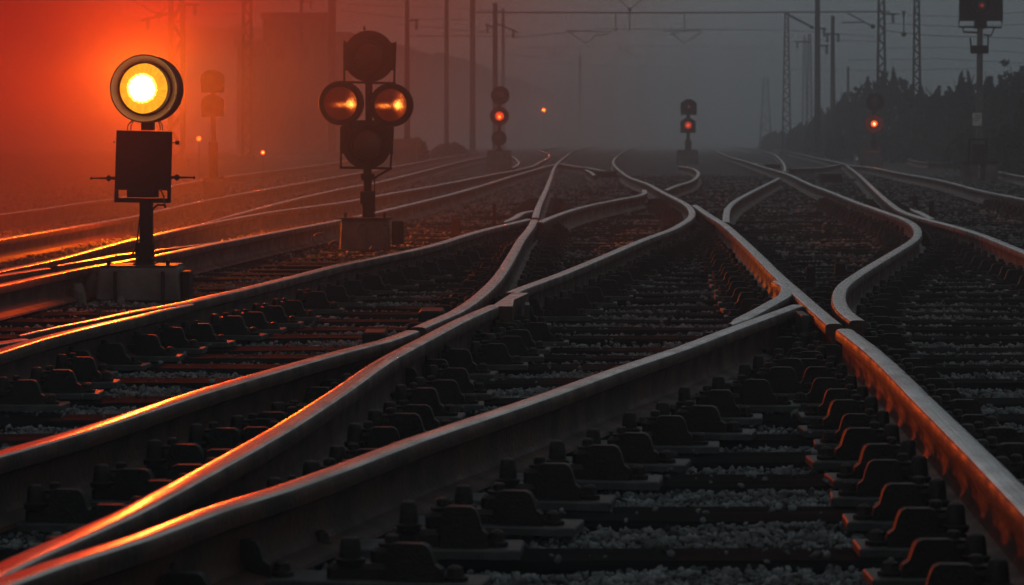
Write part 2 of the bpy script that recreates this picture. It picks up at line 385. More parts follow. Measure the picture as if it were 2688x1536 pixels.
rail('L1', [(-60,571),(0,562),(107,548),(214,532),(300,521),(450,487),(579,465),(804,437),(1000,409)], 'uppermost of the glowing rails at the left edge, behind the lit signal')
rail('L2', [(-60,636),(0,626),(104,609),(268,582),(357,566),(404,555),(571,519),(800,478),(1036,437),(1157,415),(1260,399)], 'second glowing rail from the top at the left edge')
rail('L3', [(-60,722),(0,709),(143,680),(275,646),(357,626),(400,617),(536,587),(714,555),(900,530),(986,514),(1150,485),(1257,464),(1386,439),(1416,426),(1441,412),(1437,402),(1414,395)], 'long glowing rail that passes behind both big signals and hooks back at the far end')
rail('L3b', [(540,584),(640,556),(714,537),(786,519),(900,494),(986,479),(1121,446),(1203,425),(1300,405)], 'branch rail forking off between the two big signals towards the small three-lamp signal', tips=(3,0))
rail('L4', [(-60,758),(0,746),(214,703),(350,680),(404,671),(536,644),(714,610),(893,576),(1032,546),(1221,499),(1364,456),(1455,431)], 'lowest glowing rail passing right behind the lit signal block')
rail('L4a', [(-60,731),(0,721),(121,703)], 'short glowing rail ending in a gap at the far left', tips=(0,0))
rail('L4b', [(148,697),(250,678),(304,669),(404,657),(586,633)], 'thin glowing switch blade touching the rail right behind the lit signal', tips=(1,3))
rail('N0', [(1315,399),(1344,410),(1361,424),(1359,432),(1344,440)], 'small hooked rail right of the block of the three-lamp signal')
rail('N1', [(1466,428),(1509,436),(1550,441),(1591,449)], 'faint rail running right from the top of the steep straight rail')
rail('N2', [(1538,445),(1550,451),(1562,460)], 'tiny check rail piece in the faint fork at the centre', name='check_rail')
rail('F1', [(1414,395),(1470,385),(1560,374),(1640,368)], 'faintest rail disappearing in the haze at the centre')
rail('F2', [(1927,383),(1880,376),(1840,371)], 'faint rail vanishing in the haze right of the two-lamp signal')

# ------------------------------------------------------------------ rail fastenings
def fast_parts(side, wide):
    s = side; o = .155 if wide and s > 0 else 0.0; clip = MB()
    poly = [(.146,.02),(.150,.100),(.157,.113),(.166,.117),(.222,.117),(.233,.111),(.240,.098),(.249,.066),(.262,.056),(.266,.02)]
    poly = [((x+o)*s, z) for x, z in poly]
    if s < 0: poly = poly[::-1]
    clip.prism(poly, -.065, -.028)
    blk = MB(); a, b2 = sorted(((.08+o*.6)*s, (.155+o)*s)); blk.box(a, b2, -.05, .05, .02, .062, bev=.012)
    a, b2 = sorted(((.105+o)*s, (.165+o)*s)); blk.box(a, b2, -.02, .03, .05, .098, bev=.01)
    nut = MB().lathe([(.030,.058),(.032,.072),(.024,.076),(.0205,.116),(.0165,.124),(.006,.127)], c=((.105+o*.75)*s,-.030,0), n=10)
    bolt = MB().lathe([(.028,.088),(.029,.106),(.016,.110),(.015,.124),(.010,.128)], c=((.145+o)*s,.015,0), n=8)
    scr = MB().lathe([(.026,.02),(.027,.034),(.02,.037),(.017,.056),(.008,.062)], c=((.285+o)*s,-.030,0), n=8)
    return [('clamp',clip,False), ('tie_block',blk,False), ('nut',nut,True), ('bolt',bolt,True), ('coach_screw',scr,True)]
def plate_mb(wide):
    return MB().box(-.33, .50 if wide else .33, -.09, .075, .002, .024, bev=.004)
PROTO = {}
def fastening(wide, far):
    k = (wide, far)
    if k in PROTO:
        if far: o = PROTO[k].copy(); COL.objects.link(o); return o
        return copy_tree(PROTO[k])
    if far:
        b = plate_mb(wide); 
        for s_ in (-1, 1):
            for _, q, _2 in fast_parts(s_, wide): b.add(q.v, q.f, 0)
        o = b.build('rail_fastening', PLATE)
    else:
        o = empty('rail_fastening', (0,0,0), 'x', 'rail fastening'); parts = [plate_mb(wide).build('base_plate', IRON, o)]
        for s_ in (-1, 1):
            for nm, q, sm_ in fast_parts(s_, wide): parts.append(q.build(nm, PLATE, o, smooth=sm_))
        kids(o, *parts)
    PROTO[k] = o; return o
FL = {'R1w': 'rusty bolted rail fastening beside the rail in front of the two big signals',
 'R1a': 'rusty bolted rail fastening below the tapering rail at the left edge',
 'R2l': 'rusty bolted rail fastening along the rail that ends at the middle joint',
 'R2u': 'rusty fastening along the bent wing rail in the middle',
 'R2v': 'small dark fastening along the steep straight rail',
 'R3l': 'rusty bolted rail fastening along the second rail from the bottom left corner',
 'R3u': 'rusty fastening in the long row beside the rail with the sharp knuckle bend',
 'R4': 'rusty bolted rail fastening along the foremost long rail',
 'R5': 'rusty bolted rail fastening in the staircase row beside the big red-sided rail',
 'R5u': 'rusty fastening beside the red-sided rail above the frog joint',
 'R7': 'dark fastening along the rail with the widest knuckle bend at the right',
 'R12': 'dark fastening along the red rail descending to the right edge',
 'R13': 'dark fastening along the gently sloping rail on the right'}
PITCH = [4.3 + .425*i for i in range(26)]
spots = []
for key in FL:
    p = RAILS[key]
    for a, b in zip(p, p[1:]):
        rws = PITCH if key in ('R1a','R1w','R2l','R3l','R4','R5','R5u') and min(a.y,b.y) < 14 else rows
        for d in rws:
            if (a.y - d)*(b.y - d) <= 0 and abs(b.y-a.y) > 1e-6 and d > 4.4:
                t = (d-a.y)/(b.y-a.y); x = a.x + (b.x-a.x)*t
                if abs(x) > .19*d + .3: continue
                an = math.atan2(b.x-a.x, b.y-a.y)
                an = (an + math.pi/2) % math.pi - math.pi/2
                if abs(an) > .6: continue
                spots.append((d, x, an, key))
spots.sort(); seen = []; used0 = usedF = False; cnt = 0
for d, x, an, key in spots:
    if any(abs(d-d2) < .1 and abs(x-x2) < .16 for d2, x2 in seen): continue
    if cnt >= 290: break
    seen.append((d, x)); cnt += 1
    o = fastening(key == 'R4', d >= 19)
    o.location = (x, d, 0); o.rotation_euler = (0, 0, -an*.5 + random.uniform(-.07,.07))
    o.scale = (random.uniform(.90,1.04), random.uniform(.85,1.05), random.uniform(.84, 1.0))
    tag(o, FL[key], 'rail fastening', 'fastenings of ' + {'R1w':'the rail before the signals','R1a':'the tapering rail','R2l':'the rail to the middle joint','R2u':'the bent wing rail','R2v':'the steep rail','R3l':'the second rail','R3u':'the knuckle rail','R4':'the foremost rail','R5':'the big red-sided rail','R5u':'the red-sided rail above the frog','R7':'the wide knuckle rail','R12':'the descending red rail','R13':'the gently sloping rail'}[key])
print('fastenings', cnt)

# castings, blocks and posts among the tracks
def casting():
    a = on_plane(1335, 783, RT); b = MB()
    pts = [(1300,797),(1340,768),(1392,768),(1350,800),(1345,803)]
    q = [on_plane(x, y, RT) - a for x, y in [(1297,798),(1345,767),(1388,768),(1349,786),(1346,803),(1310,803)]]
    n = len(q); top = [(v.x, v.y, .178) for v in q]; bot = [(v.x, v.y, .02) for v in q]
    b.add(top+bot, [tuple(range(n))[::-1]] + [tuple(range(n,2*n))] + [(i,(i+1)%n,(i+1)%n+n,i+n) for i in range(n)])
    b.m = [0] + [1]*(len(b.f)-1)
    o = b.build('crossing_casting', [HEAD, RUST], loc=(a.x, a.y, 0))
    tag(o, 'flat worn steel crossing casting where the second rail meets its continuation', 'crossing casting')
casting()
def small_block(x, y, w_, l_, h_, z0, label, name='steel_block', mt=IRON, cat='block'):
    a = on_plane(x, y, z0+h_)
    b = MB().box(-w_/2, w_/2, -l_/2, l_/2, 0, h_, bev=min(w_,l_)*.1)
    b.box(-w_/2-.02, w_/2+.02, -l_/2-.02, l_/2+.02, -.012, .006)
    return tag(b.build(name, mt, loc=(a.x, a.y, z0)), label, cat)
small_block(2106, 822, .036, .30, .15, .02, 'small bright-topped steel spacer block between the blunt rail end and the frog')
small_block(1384, 797, .022, .22, .13, .02, 'narrow steel block standing right of the crossing casting')
small_block(1134, 812, .12, .3, .13, .0, 'dark steel box touching the wing rail near the middle joint', name='junction_box', mt=DARK, cat='box')
small_block(985, 868, .1, .25, .10, .0, 'low dark box left of the middle joint', name='junction_box', mt=DARK, cat='box')
def stub(x, y0, y1, wpx, label):
    a = on_plane(x, y1, 0.0); k = a.y/F; h = (y1-y0)*k; w2 = wpx*k/2
    b = MB().box(-w2, w2, -w2*.8, w2*.8, -.05, h, taper=w2*.12, bev=w2*.15); b.box(-w2*1.3, w2*1.3, -w2*1.3, w2*1.3, -.05, .02)
    tag(b.build('marker_post', DARK, loc=(a.x, a.y, 0)), label, 'post')
stub(1298, 536, 592, 10, 'thin dark stub post left of the steep straight rail')
stub(1196, 574, 618, 26, 'stout leaning dark stub between the four-lamp signal and the steep rail')
stub(2403, 514, 548, 14, 'reddish stub post at the right above the little flared check rail')
stub(2445, 528, 572, 14, 'darker taller stub post right of the little flared check rail')
stub(2128, 700, 765, 26, 'dark stub in the sleepers left of the widest knuckle bend')
stub(2205, 690, 745, 30, 'dark stub close beside the lower arm of the widest knuckle bend')
stub(2492, 680, 712, 30, 'dark block-like stub below the descending red rail')
def machine(x, y, label, wpx=70):
    a = on_plane(x, y, 0.0); k = a.y/F; wd = wpx*k
    r = empty('point_machine', (a.x, a.y, -.05), label, 'point machine')
    MB().box(-wd/2, wd/2, -.25, .25, 0, .2, taper=.02, bev=.02).build('case', DARK, r)
    MB().box(-wd/2-.03, wd/2+.03, -.28, .28, .2, .23, bev=.01).build('lid', IRON, r)
    MB().tube([(wd/2,0,.1),(wd/2+.5,0,.1)], .02).build('rod', IRON, r)
machine(1590, 470, 'low point machine case in the faint fork at the centre', 60)
machine(2180, 478, 'low dark point machine case above the wide knuckle rail', 60)
for (x, y, s_, lb) in ((236, 800, .115, 'larger upright broken concrete stub left of the lit signal block'), (205, 812, .09, 'smaller upright broken concrete stub farther left of the lit signal block'), (318, 812, .05, 'low rounded lump of concrete at the foot of the lit signal block')):
    a = on_plane(x, y, -.04); b = MB()
    rr_ = random.Random(x); prof = []
    b.lathe([(s_*.5,0),(s_*.55,s_*.6),(s_*.45,s_*1.4),(s_*.3,s_*1.75),(s_*.08,s_*1.85)], n=9)
    b.v = [(v[0]*(1+rr_.uniform(-.2,.2)), v[1]*(1+rr_.uniform(-.2,.2)), v[2]*(1+rr_.uniform(-.08,.08))) for v in b.v]
    tag(b.build('concrete_stub', CONC, loc=(a.x, a.y, -.06), smooth=False), lb, 'concrete stub')

# ------------------------------------------------------------------ signals
def hood(r, depth, th=.012, c=(0,0,0), n=40, back=True):
    """a drum open to the front (towards -y): outer wall, rim and inner wall"""
    b = MB(); x, y, z = c
    prof = [(r*.55, depth*1.0), (r, depth*.8), (r, 0), (r-th, 0), (r-th, depth*.55), (0.001, depth*.6)]
    b.lathe([(a, h) for a, h in prof], c=c, axis='y', n=n, capa=True, capb=True); return b
def disc(r, y, c, bulge=.012, n=40):
    b = MB(); b.lathe([(r, y), (r*.8, y-bulge*.5), (r*.4, y-bulge*.9), (r*.05, y-bulge)], c=c, axis='y', n=n, capa=False); return b

# big lit signal ------------------------------------------------------------
D1 = 16.5; k1 = D1/F; X1, ZB = (382-XC)*k1, -.10
s1 = empty('lit_signal', (X1, D1, ZB), 'large dwarf signal with its blazing yellow-orange lamp on a rusty board and concrete block', 'signal')
def l1(x, y): return ((x-382)*k1, H + (YH-y)*k1 - ZB)
cx, cz = l1(382, 233); lx, lz = l1(374, 232)
lamp = hood(.196, .30, th=.05, c=(cx, -.02, cz)).build('lamp_housing', DARK, s1, smooth=True)
BELL = mat('glow_tinted_rim', (.09,.022,.007), (.05,.012,.005), rough=.7, scale=9)  # orange of the lamp's glow put into the rim's colour
rim = MB().lathe([(.197,-.02),(.198,-.066),(.190,-.068),(.149,-.010),(.145,-.008)], c=(cx,0,cz), axis='y', n=48, capa=False, capb=False).build('lens_rim', BELL, lamp, smooth=True)
LENS1 = lens_mat('lit_signal_lens', .146, (1,.66,.26), (1,.38,.015), 60, 1.3, .42, streaks=1, nscale=26)
le = disc(.146, 0, (0,0,0), n=56).build('lens', LENS1, lamp, smooth=True); le.location = (lx, -.012, lz)
for (x, y, r_) in ((379,147,.008),(299,226,.008),(467,231,.008)):
    a = l1(x, y); MB().lathe([(r_,-.02),(r_,.03)], c=(a[0],0,a[1]), axis='y', n=10).build('lug', DARK, lamp)
a = l1(369, 342); b_ = l1(400, 310)
MB().box(a[0], b_[0], .02, .12, a[1], b_[1]).build('neck', DARK, s1)
def px_prism(pts, y0, y1, fn): return MB().prism([fn(*p) for p in pts], y0, y1)
bd = MB()
def pz(pts, y0=-.02, y1=.01): bd.prism([l1(*p) for p in pts][::-1], y0, y1)
pz([(307,342),(452,346),(449,500),(302,498)])
pz([(302,498.5),(311,498.5),(311,519),(301,531)]); pz([(301,531),(311,519),(440,521),(448,533)]); pz([(440,498.5),(449,500.5),(448,533),(440,521)])
pz([(334,499),(417,499),(417,518.5),(334,518.5)])
board = bd.build('board', DARK, s1)
MB().lathe([(.088,-.022),(.092,-.035),(.075,-.03),(.03,-.026)], c=(*((l1(377,474)[0]),0), l1(377,474)[1]), axis='y', n=32, capa=False).build('round_cover', PLATE, s1, smooth=True)
for (sgn, x0, x1, y, kx) in ((-1, 302, 240, 468, 286), (1, 450, 510, 466, 465)):
    a, b_, c_ = l1(x0, y), l1(x1, y), l1(kx, y)
    h = MB().tube([(a[0],-.01,a[1]),(c_[0],-.01,c_[1]),(b_[0],-.01,b_[1])], [.010,.007,.004]); 
    h.lathe([(.004,-.018),(.015,-.008),(.015,.008),(.004,.018)], c=(c_[0],-.01,c_[1]), axis='z', n=10); h.lathe([(.003,-.009),(.008,0),(.003,.009)], c=(b_[0],-.01,b_[1]), n=8)
    h.build('adjusting_rod', DARK, s1)
for (x0, x1, y, w_) in ((303, 298, 373, .004), (452, 469, 375, .004)):
    a, b_ = l1(x0, y), l1(x1, y); h = MB().tube([(a[0],-.01,a[1]),(b_[0],-.01,b_[1])], w_)
    if x1 > x0: h.box(b_[0]-.018, b_[0]+.004, -.02, .0, b_[1]-.011, b_[1]+.011, bev=.003)
    h.build('peg', DARK, s1)
pm = MB(); a, b_ = l1(366, 704), l1(398, 530); pm.box(a[0], b_[0], .0, .085, a[1], b_[1], bev=.006)
a, b_ = l1(356, 704), l1(401, 636); pm.box(a[0], b_[0], -.02, .1, a[1], b_[1], bev=.008)
a, b_ = l1(351, 704), l1(406, 690); pm.box(a[0], b_[0], -.05, .13, a[1], b_[1], bev=.006)
post = pm.build('post', DARK, s1)
for x in (362, 402):
    a = l1(x, 676); MB().lathe([(.008,-.03),(.008,.0)], c=(a[0],-.02,a[1]), axis='y', n=8).build('bolt', IRON, post)
br = MB(); br.tube([(*(l1(398,552)[0],0), l1(398,552)[1]), (l1(413,538)[0],0,l1(413,538)[1]), (l1(434,539)[0],0,l1(434,539)[1]), (l1(434,546)[0],0,l1(434,546)[1])], .006)
br.build('bracket', DARK, s1)
def cab(pts, fn, y, r=.0035, parent=s1, name='cable'):
    q = smooth_path([(fn(*p)[0], y, fn(*p)[1]) for p in pts], .03)
    return MB().tube(q, r, n=6).build(name, CABLE, parent, smooth=True)
cab([(350,315),(337,328),(335,342)], l1, -.005); cab([(352,313),(343,328),(341.5,342)], l1, .03)
cab([(411,313),(418,328),(419,342)], l1, .03); cab([(414,313),(425,326),(427,342)], l1, -.005)
cab([(367,565),(362,605),(356,650),(345,668),(325,673),(300,671)], l1, .02, .005)
cab([(423,497),(431,515),(434,545)], l1, -.028, .005)
bl = MB(); a, b_ = l1(266, 830), l1(471, 700)
bl.box(a[0]-.02, b_[0]+.03, -.17, .25, 0, b_[1], taper=.025, bev=.012)
blk = bl.build('concrete_base', CONC, s1)
MB().box(a[0]+.02, b_[0]-.005, -.14, .22, b_[1]+.001, b_[1]+.012, bev=.004).build('top_plate', IRON, s1)
for x in (290, 445):
    a = l1(x, 698); MB().lathe([(.011,0),(.011,.02),(.014,.02),(.014,.035),(.008,.038)], c=(a[0],-.08,a[1]), n=10).build('anchor_bolt', DARK, s1)
for x in (313, 437):
    a = l1(x, 760); MB().box(a[0]-.01, a[0]+.01, -.182, -.165, .03, b_[1]-.02).build('strap', PLATE, s1)
a, b_ = l1(474, 780), l1(502, 711)
MB().box(a[0]+.012, b_[0], -.1, .1, a[1], b_[1], bev=.008).build('cable_box', DARK, s1)
lt = bpy.data.lights.new('lamp_or_added_light', 'POINT'); lt.energy = 930; lt.color = (1, .215, .004); lt.shadow_soft_size = .09  # added unseen light, far behind the lamp, to make the smoke glow
lo = bpy.data.objects.new('lamp_or_added_light', lt); COL.objects.link(lo); lo.parent = lamp; bk = at(374, 232, 24.5) - Vector((X1, D1, ZB)); lo.location = bk
fl = bpy.data.lights.new('beam_light', 'SPOT'); fl.energy = 260; fl.color = (1,.075,.005); fl.shadow_soft_size = .12; fl.spot_size = R(130); fl.spot_blend = 1
fo = bpy.data.objects.new('beam_light', fl); COL.objects.link(fo); fo.parent = lamp; fo.location = (lx, -.09, lz)
fo.rotation_euler = Vector((-.12, 1, .10)).to_track_quat('Z', 'Y').to_euler()

# four-lamp signal -----------------------------------------------------------
D2 = 24.0; k2 = D2/F; X2 = (962-XC)*k2
s2 = empty('four_lamp_signal', (X2, D2, -.08), 'black signal with two amber lenses side by side between two dark round lamps', 'signal')
def l2(zx, zy):                                            # zoomed coordinates of the photo's detail (origin 780,60; 3.64 per pixel)
    x, y = 780 + zx/3.64, 60 + zy/3.64
    return ((x-962)*k2, H + (YH-y)*k2 + .08)
def l2p(x, y): return ((x-962)*k2, H + (YH-y)*k2 + .08)
u2 = k2/3.64
def lampdrum(zx, zy, zr, name, depth, th, fn=l2, u=u2, parent=s2, y=0):
    c = fn(zx, zy); return hood(zr*u, depth, th, c=(c[0], y, c[1])).build(name, DARK, parent, smooth=True)
def frame_board(pts, bars, name):
    b = MB()
    if pts: b.prism([l2(*p) for p in pts][::-1], -.005, .012)
    for (x0,y0,x1,y1,wz) in bars:
        a, c = l2(x0,y0), l2(x1,y1); 
        b.tube([(a[0],.003,a[1]),(c[0],.003,c[1])], wz*u2/2*1.25, n=4)
    return b.build(name, DARK, s2)
frame_board([(452,185),(943,190),(935,455),(452,455)], [(452,170,450,578,22),(940,182,926,580,22),(430,566,940,578,24)], 'upper_board')
frame_board([(415,990),(920,990),(915,1255),(412,1250)], [(420,1000,418,1388,22),(918,1000,892,1392,22),(405,1383,905,1392,26)], 'lower_board')
MB().prism([l2(*p) for p in [(432,930),(900,930),(905,1010),(428,1010)]][::-1], -.004, .014).build('cross_plate', DARK, s2)
for zx, zy, zr, nm in ((690,322,245,'upper_lamp'), (667,1165,232,'lower_lamp')):
    dr = lampdrum(zx, zy, zr, nm, .16, .035, y=-.09)
    c = l2(zx, zy); m_ = mat('dark_lens', (.012,.01,.012), rough=.25)
    q = disc(.125, 0, (0,0,0)).build('lens', m_, dr, smooth=True); q.location = (c[0], -.045, c[1])
    MB().lathe([(.128,-.0),(.134,-.02),(.128,-.03),(.122,-.0)], c=(c[0],-.05,c[1]), axis='y', n=36, capa=False, capb=False).build('lens_ring', DARK, dr, smooth=True)
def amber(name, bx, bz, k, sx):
    """dark amber ribbed glass with a smeared bright reflection painted in as emission"""
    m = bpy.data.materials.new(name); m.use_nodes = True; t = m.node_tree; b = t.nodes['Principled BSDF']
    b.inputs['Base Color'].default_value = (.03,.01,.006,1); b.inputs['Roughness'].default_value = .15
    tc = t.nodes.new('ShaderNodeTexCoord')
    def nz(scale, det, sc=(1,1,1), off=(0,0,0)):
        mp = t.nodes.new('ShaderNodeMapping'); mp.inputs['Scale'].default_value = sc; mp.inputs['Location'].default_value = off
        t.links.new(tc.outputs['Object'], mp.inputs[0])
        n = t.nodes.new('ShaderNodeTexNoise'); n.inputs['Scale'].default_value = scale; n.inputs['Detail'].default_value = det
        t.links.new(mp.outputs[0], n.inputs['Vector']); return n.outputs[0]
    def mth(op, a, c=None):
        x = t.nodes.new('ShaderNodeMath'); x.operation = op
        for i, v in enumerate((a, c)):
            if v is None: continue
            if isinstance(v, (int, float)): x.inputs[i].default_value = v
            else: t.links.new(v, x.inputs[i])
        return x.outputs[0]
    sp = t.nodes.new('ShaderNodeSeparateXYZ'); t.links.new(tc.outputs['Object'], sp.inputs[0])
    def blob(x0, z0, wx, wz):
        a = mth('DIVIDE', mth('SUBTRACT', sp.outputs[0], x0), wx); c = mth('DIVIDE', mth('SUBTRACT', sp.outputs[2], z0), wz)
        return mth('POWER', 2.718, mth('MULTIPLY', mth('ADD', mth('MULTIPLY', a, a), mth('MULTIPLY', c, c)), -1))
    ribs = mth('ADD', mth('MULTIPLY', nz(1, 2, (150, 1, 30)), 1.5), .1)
    g = mth('ADD', mth('MULTIPLY', blob(bx, bz, .026, .03), 2.6*k), mth('MULTIPLY', blob(bx-sx, bz-.008, .06, .018), .75*k))  # patches of reflected orange light, put in as glow
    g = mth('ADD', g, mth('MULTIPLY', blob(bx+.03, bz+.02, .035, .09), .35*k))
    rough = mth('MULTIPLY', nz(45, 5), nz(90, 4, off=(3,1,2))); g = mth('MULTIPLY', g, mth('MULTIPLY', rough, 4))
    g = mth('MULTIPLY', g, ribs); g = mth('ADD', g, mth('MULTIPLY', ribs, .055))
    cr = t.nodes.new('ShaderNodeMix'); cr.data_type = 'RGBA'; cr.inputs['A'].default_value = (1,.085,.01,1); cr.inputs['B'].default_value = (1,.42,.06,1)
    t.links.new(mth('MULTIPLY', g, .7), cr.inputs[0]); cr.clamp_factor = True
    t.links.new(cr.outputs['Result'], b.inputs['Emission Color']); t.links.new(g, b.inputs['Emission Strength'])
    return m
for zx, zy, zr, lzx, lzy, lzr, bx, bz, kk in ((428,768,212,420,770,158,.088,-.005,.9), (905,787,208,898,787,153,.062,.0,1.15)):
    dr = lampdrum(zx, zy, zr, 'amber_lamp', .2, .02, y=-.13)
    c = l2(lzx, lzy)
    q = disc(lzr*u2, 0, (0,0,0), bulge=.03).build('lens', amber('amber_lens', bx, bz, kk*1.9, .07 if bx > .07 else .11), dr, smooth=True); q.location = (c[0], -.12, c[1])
    MB().lathe([(zr*u2,-.135),(zr*u2*.97,-.15),(lzr*u2*1.02,-.14),(lzr*u2*1.0,-.115)], c=((l2(zx,zy)[0]+c[0])/2,0,(l2(zx,zy)[1]+c[1])/2), axis='y', n=40, capa=False, capb=False).build('rim', DARK, dr, smooth=True)
a, c = l2(650, 1400), l2(716, 560); MB().box(a[0], c[0], .02, .07, a[1], c[1]).build('centre_post', DARK, s2)
a = l2(642, 60); MB().lathe([(.01,0),(.01,.02),(.005,.035)], c=(a[0],0,a[1]-.01), n=8).build('top_pin', DARK, s2)
pm = MB()
for x0, x1, y0, y1, e in ((954,975,440,578,0),(947,983,456,473,.015),(945,984,502,536,.02),(951,981,536,578,.01)):
    a, c = l2p(x0, y1), l2p(x1, y0); pm.box(a[0], c[0], -.03-e, .06+e, a[1], c[1], bev=.006)
post2 = pm.build('post', DARK, s2)
def tb(pts, r, name, parent=s2, y=0, m_=DARK, fn=l2p, n=6): return MB().tube([(fn(*p)[0], y, fn(*p)[1]) for p in pts], r, n=n).build(name, m_, parent)
tb([(980,470),(996,459),(1024,443)], .010, 'brace'); tb([(983,470),(984,578)], .005, 'conduit'); 
cb = MB(); a, c = l2p(892, 672), l2p(1024, 575); cb.box(a[0], c[0], -.16, .24, -.02, c[1], taper=.015, bev=.012); cb.build('concrete_base', CONC, s2)
a2, c2 = l2p(888, 580), l2p(1028, 574); MB().box(a2[0], c2[0], -.18, .25, c[1]+.001, c[1]+.014, bev=.004).build('top_plate', DARK, s2)
a, c = l2p(1028, 640), l2p(1060, 580); MB().box(a[0]+.005, c[0], -.1, .1, a[1], c[1], bev=.01).build('cable_box', DARK, s2)
def cab2(pts, r=.006, y=-.2): return cab(pts, l2p, y, r, s2)
cab2([(941,640),(942,605),(950,590),(962,590),(968,605),(964,630),(970,650),(985,660),(1005,655),(1018,635),(1021,600),(1010,588)])
cab2([(880,668),(868,648),(870,635),(885,630)]); cab2([(838,640),(826,628),(830,615),(850,610),(858,625)])
for x in (908, 1010):
    a = l2p(x, 572); MB().lathe([(.013,0),(.013,.025),(.018,.025),(.018,.045)], c=(a[0],-.1,a[1]), n=8).build('anchor_bolt', DARK, s2)

# small low signals ------------------------------------------------------------
SILHOUETTE = mat('silhouette_black', (.002,.0017,.0015), rough=.9, spec=0)  # signal black darkened to a silhouette, backlit shade put into the colour
def low_signal(d, cx0, label, heads, base, neck, lit, name='low_signal', square=False, DARK=DARK):
    """heads: (x, y, r) in photo pixels; base: x0,x1,y0,y1; lit: (head index, lens radius px, material, light watts)"""
    k = d/F; fn = lambda x, y: ((x-cx0)*k, H + (YH-y)*k + .05)
    r0 = empty(name, ((cx0-XC)*k, d, -.05), label, 'signal')
    for i, (x, y, r) in enumerate(heads):
        c = fn(x, y)
        hd = hood(r*k, .24, .03, c=(c[0], -.1, c[1]), n=28).build('lamp_head', DARK, r0, smooth=True)
        if square:
            MB().box(c[0]-r*k, c[0]+r*k, -.0, .02, c[1]-r*k, c[1]+r*k*.6).build('backplate', DARK, hd)
        L = [q for q in lit if q[0] == i]
        rr_ = L[0][1]*k if L else r*k*.45
        mt = L[0][2] if L else (SILHOUETTE if DARK is SILHOUETTE else WINM)
        q = disc(rr_, 0, (0,0,0), n=24).build('lens', mt, hd, smooth=True); q.location = (c[0], -.085, c[1])
        if L and L[0][3]:
            lt = bpy.data.lights.new('lamp_or_added_light', 'POINT'); lt.energy = L[0][3]; lt.color = (1,.10,.012); lt.shadow_soft_size = .06
            lo = bpy.data.objects.new('lamp_or_added_light', lt); COL.objects.link(lo); lo.parent = hd; lo.location = (c[0], -.2, c[1])
    ys = [h[1] for h in heads]; top = fn(cx0, min(ys)); b0 = fn(base[0], base[3]); b1 = fn(base[1], base[2])
    pp = MB(); pp.box(-neck*k/2, neck*k/2, .06, .06+neck*k, b1[1]-.02, top[1], bev=.004)
    pp.box(-neck*k*.9, neck*k*.9, .02, .16, b1[1], b1[1]+ (base[2]-max(h[1]+h[2] for h in heads))*k*.6, bev=.01)
    pp.build('post', DARK, r0)
    MB().box(b0[0], b1[0], -.2, .3, -.1, b1[1], taper=.03, bev=.03).build('concrete_base', CONC, r0)
    MB().box(b0[0]+.04, b1[0]-.04, -.15, .25, b1[1]+.002, b1[1]+.03, bev=.008).build('top_plate', DARK, r0)
    return r0
M3 = lens_mat('red_orange_lens', .10, (1,.45,.06), (1,.09,.008), 2.2, .75, .35, cz=-.03, nscale=15)
M4 = lens_mat('dull_red_lens', .12, (1,.15,.02), (.75,.055,.008), .55, .45, .3, nscale=15)
M5 = lens_mat('bright_red_lens', .10, (1,.7,.35), (1,.12,.012), 5, 1.2, .32, cz=-.01, nscale=15)
M7 = lens_mat('faint_red_lens', .08, (.6,.03,.01), (.12,.008,.004), .4, .1, .4, nscale=20)
low_signal(80, 1311, 'three-lamp low signal with its middle lamp glowing orange, left of centre in the haze', [(1313,251,24.5),(1311,305,25),(1310,363,20)], (1276,1346,398,440), 9, [(1, 11.5, M3, 12)])
low_signal(100, 1807, 'two-lamp low signal right of centre with a dull red lamp below a darker one', [(1808,281,21),(1806,329,20)], (1775,1834,396,428), 9, [(1, 9.3, M4, 3), (0, 4.5, M7, 0)], square=True)
low_signal(90, 2295, 'low signal with one bright red lamp in front of the dark bushes', [(2297,268,24),(2294,325,24)], (2258,2317,396,434), 9, [(1, 8.5, M5, 22)])
low_signal(37, 558, 'unlit low signal half lost in the red haze right of the lit signal', [(558,213,30),(558,277,29)], (528,592,470,506), 12, [], square=True, DARK=SILHOUETTE)
def distant_lamp(x, y, d, rpx, label, mt, e, ybase):
    k = d/F; r0 = empty('distant_lamp', ((x-XC)*k, d, 0), label, 'lamp'); z = H + (YH-y)*k
    hd = hood(rpx*k*1.15, .10, .006, c=(0,-.03,z), n=16).build('housing', DARK, r0, smooth=True)
    q = disc(rpx*k, 0, (0,0,0), n=20).build('lens', mt, hd, smooth=True); q.location = (0, -.032, z)
    MB().tube([(0,.03,-.05),(0,.03,z)], .005, n=6).build('post', DARK, r0)
    MB().box(-.06,.06,-.04,.08,-.06,.02, bev=.01).build('foot', CONC, r0)
    lt = bpy.data.lights.new('lamp_or_added_light', 'POINT'); lt.energy = e; lt.color = (1,.16,.015); lt.shadow_soft_size = .04
    lo = bpy.data.objects.new('lamp_or_added_light', lt); COL.objects.link(lo); lo.parent = hd; lo.location = (0, -.12, z)
MY = lens_mat('yellow_lens', .06, (1,.75,.15), (1,.6,.08), 1.6, 1.3, .6, nscale=10)
MO = lens_mat('orange_lens', .05, (1,.75,.25), (1,.16,.012), 4, 1.6, .45, nscale=10)
distant_lamp(522.5, 364, 48, 6.5, 'small round yellow lamp low in the red haze, left of the unlit signal', MY, 10, 420)
distant_lamp(690.5, 400.5, 55, 5.5, 'small orange lamp low in the haze between the two big signals', MO, 14, 440)
distant_lamp(1427.5, 289, 150, 5.5, 'tiny orange lamp hanging in the haze right of the three-lamp signal', MO, 60, 400)

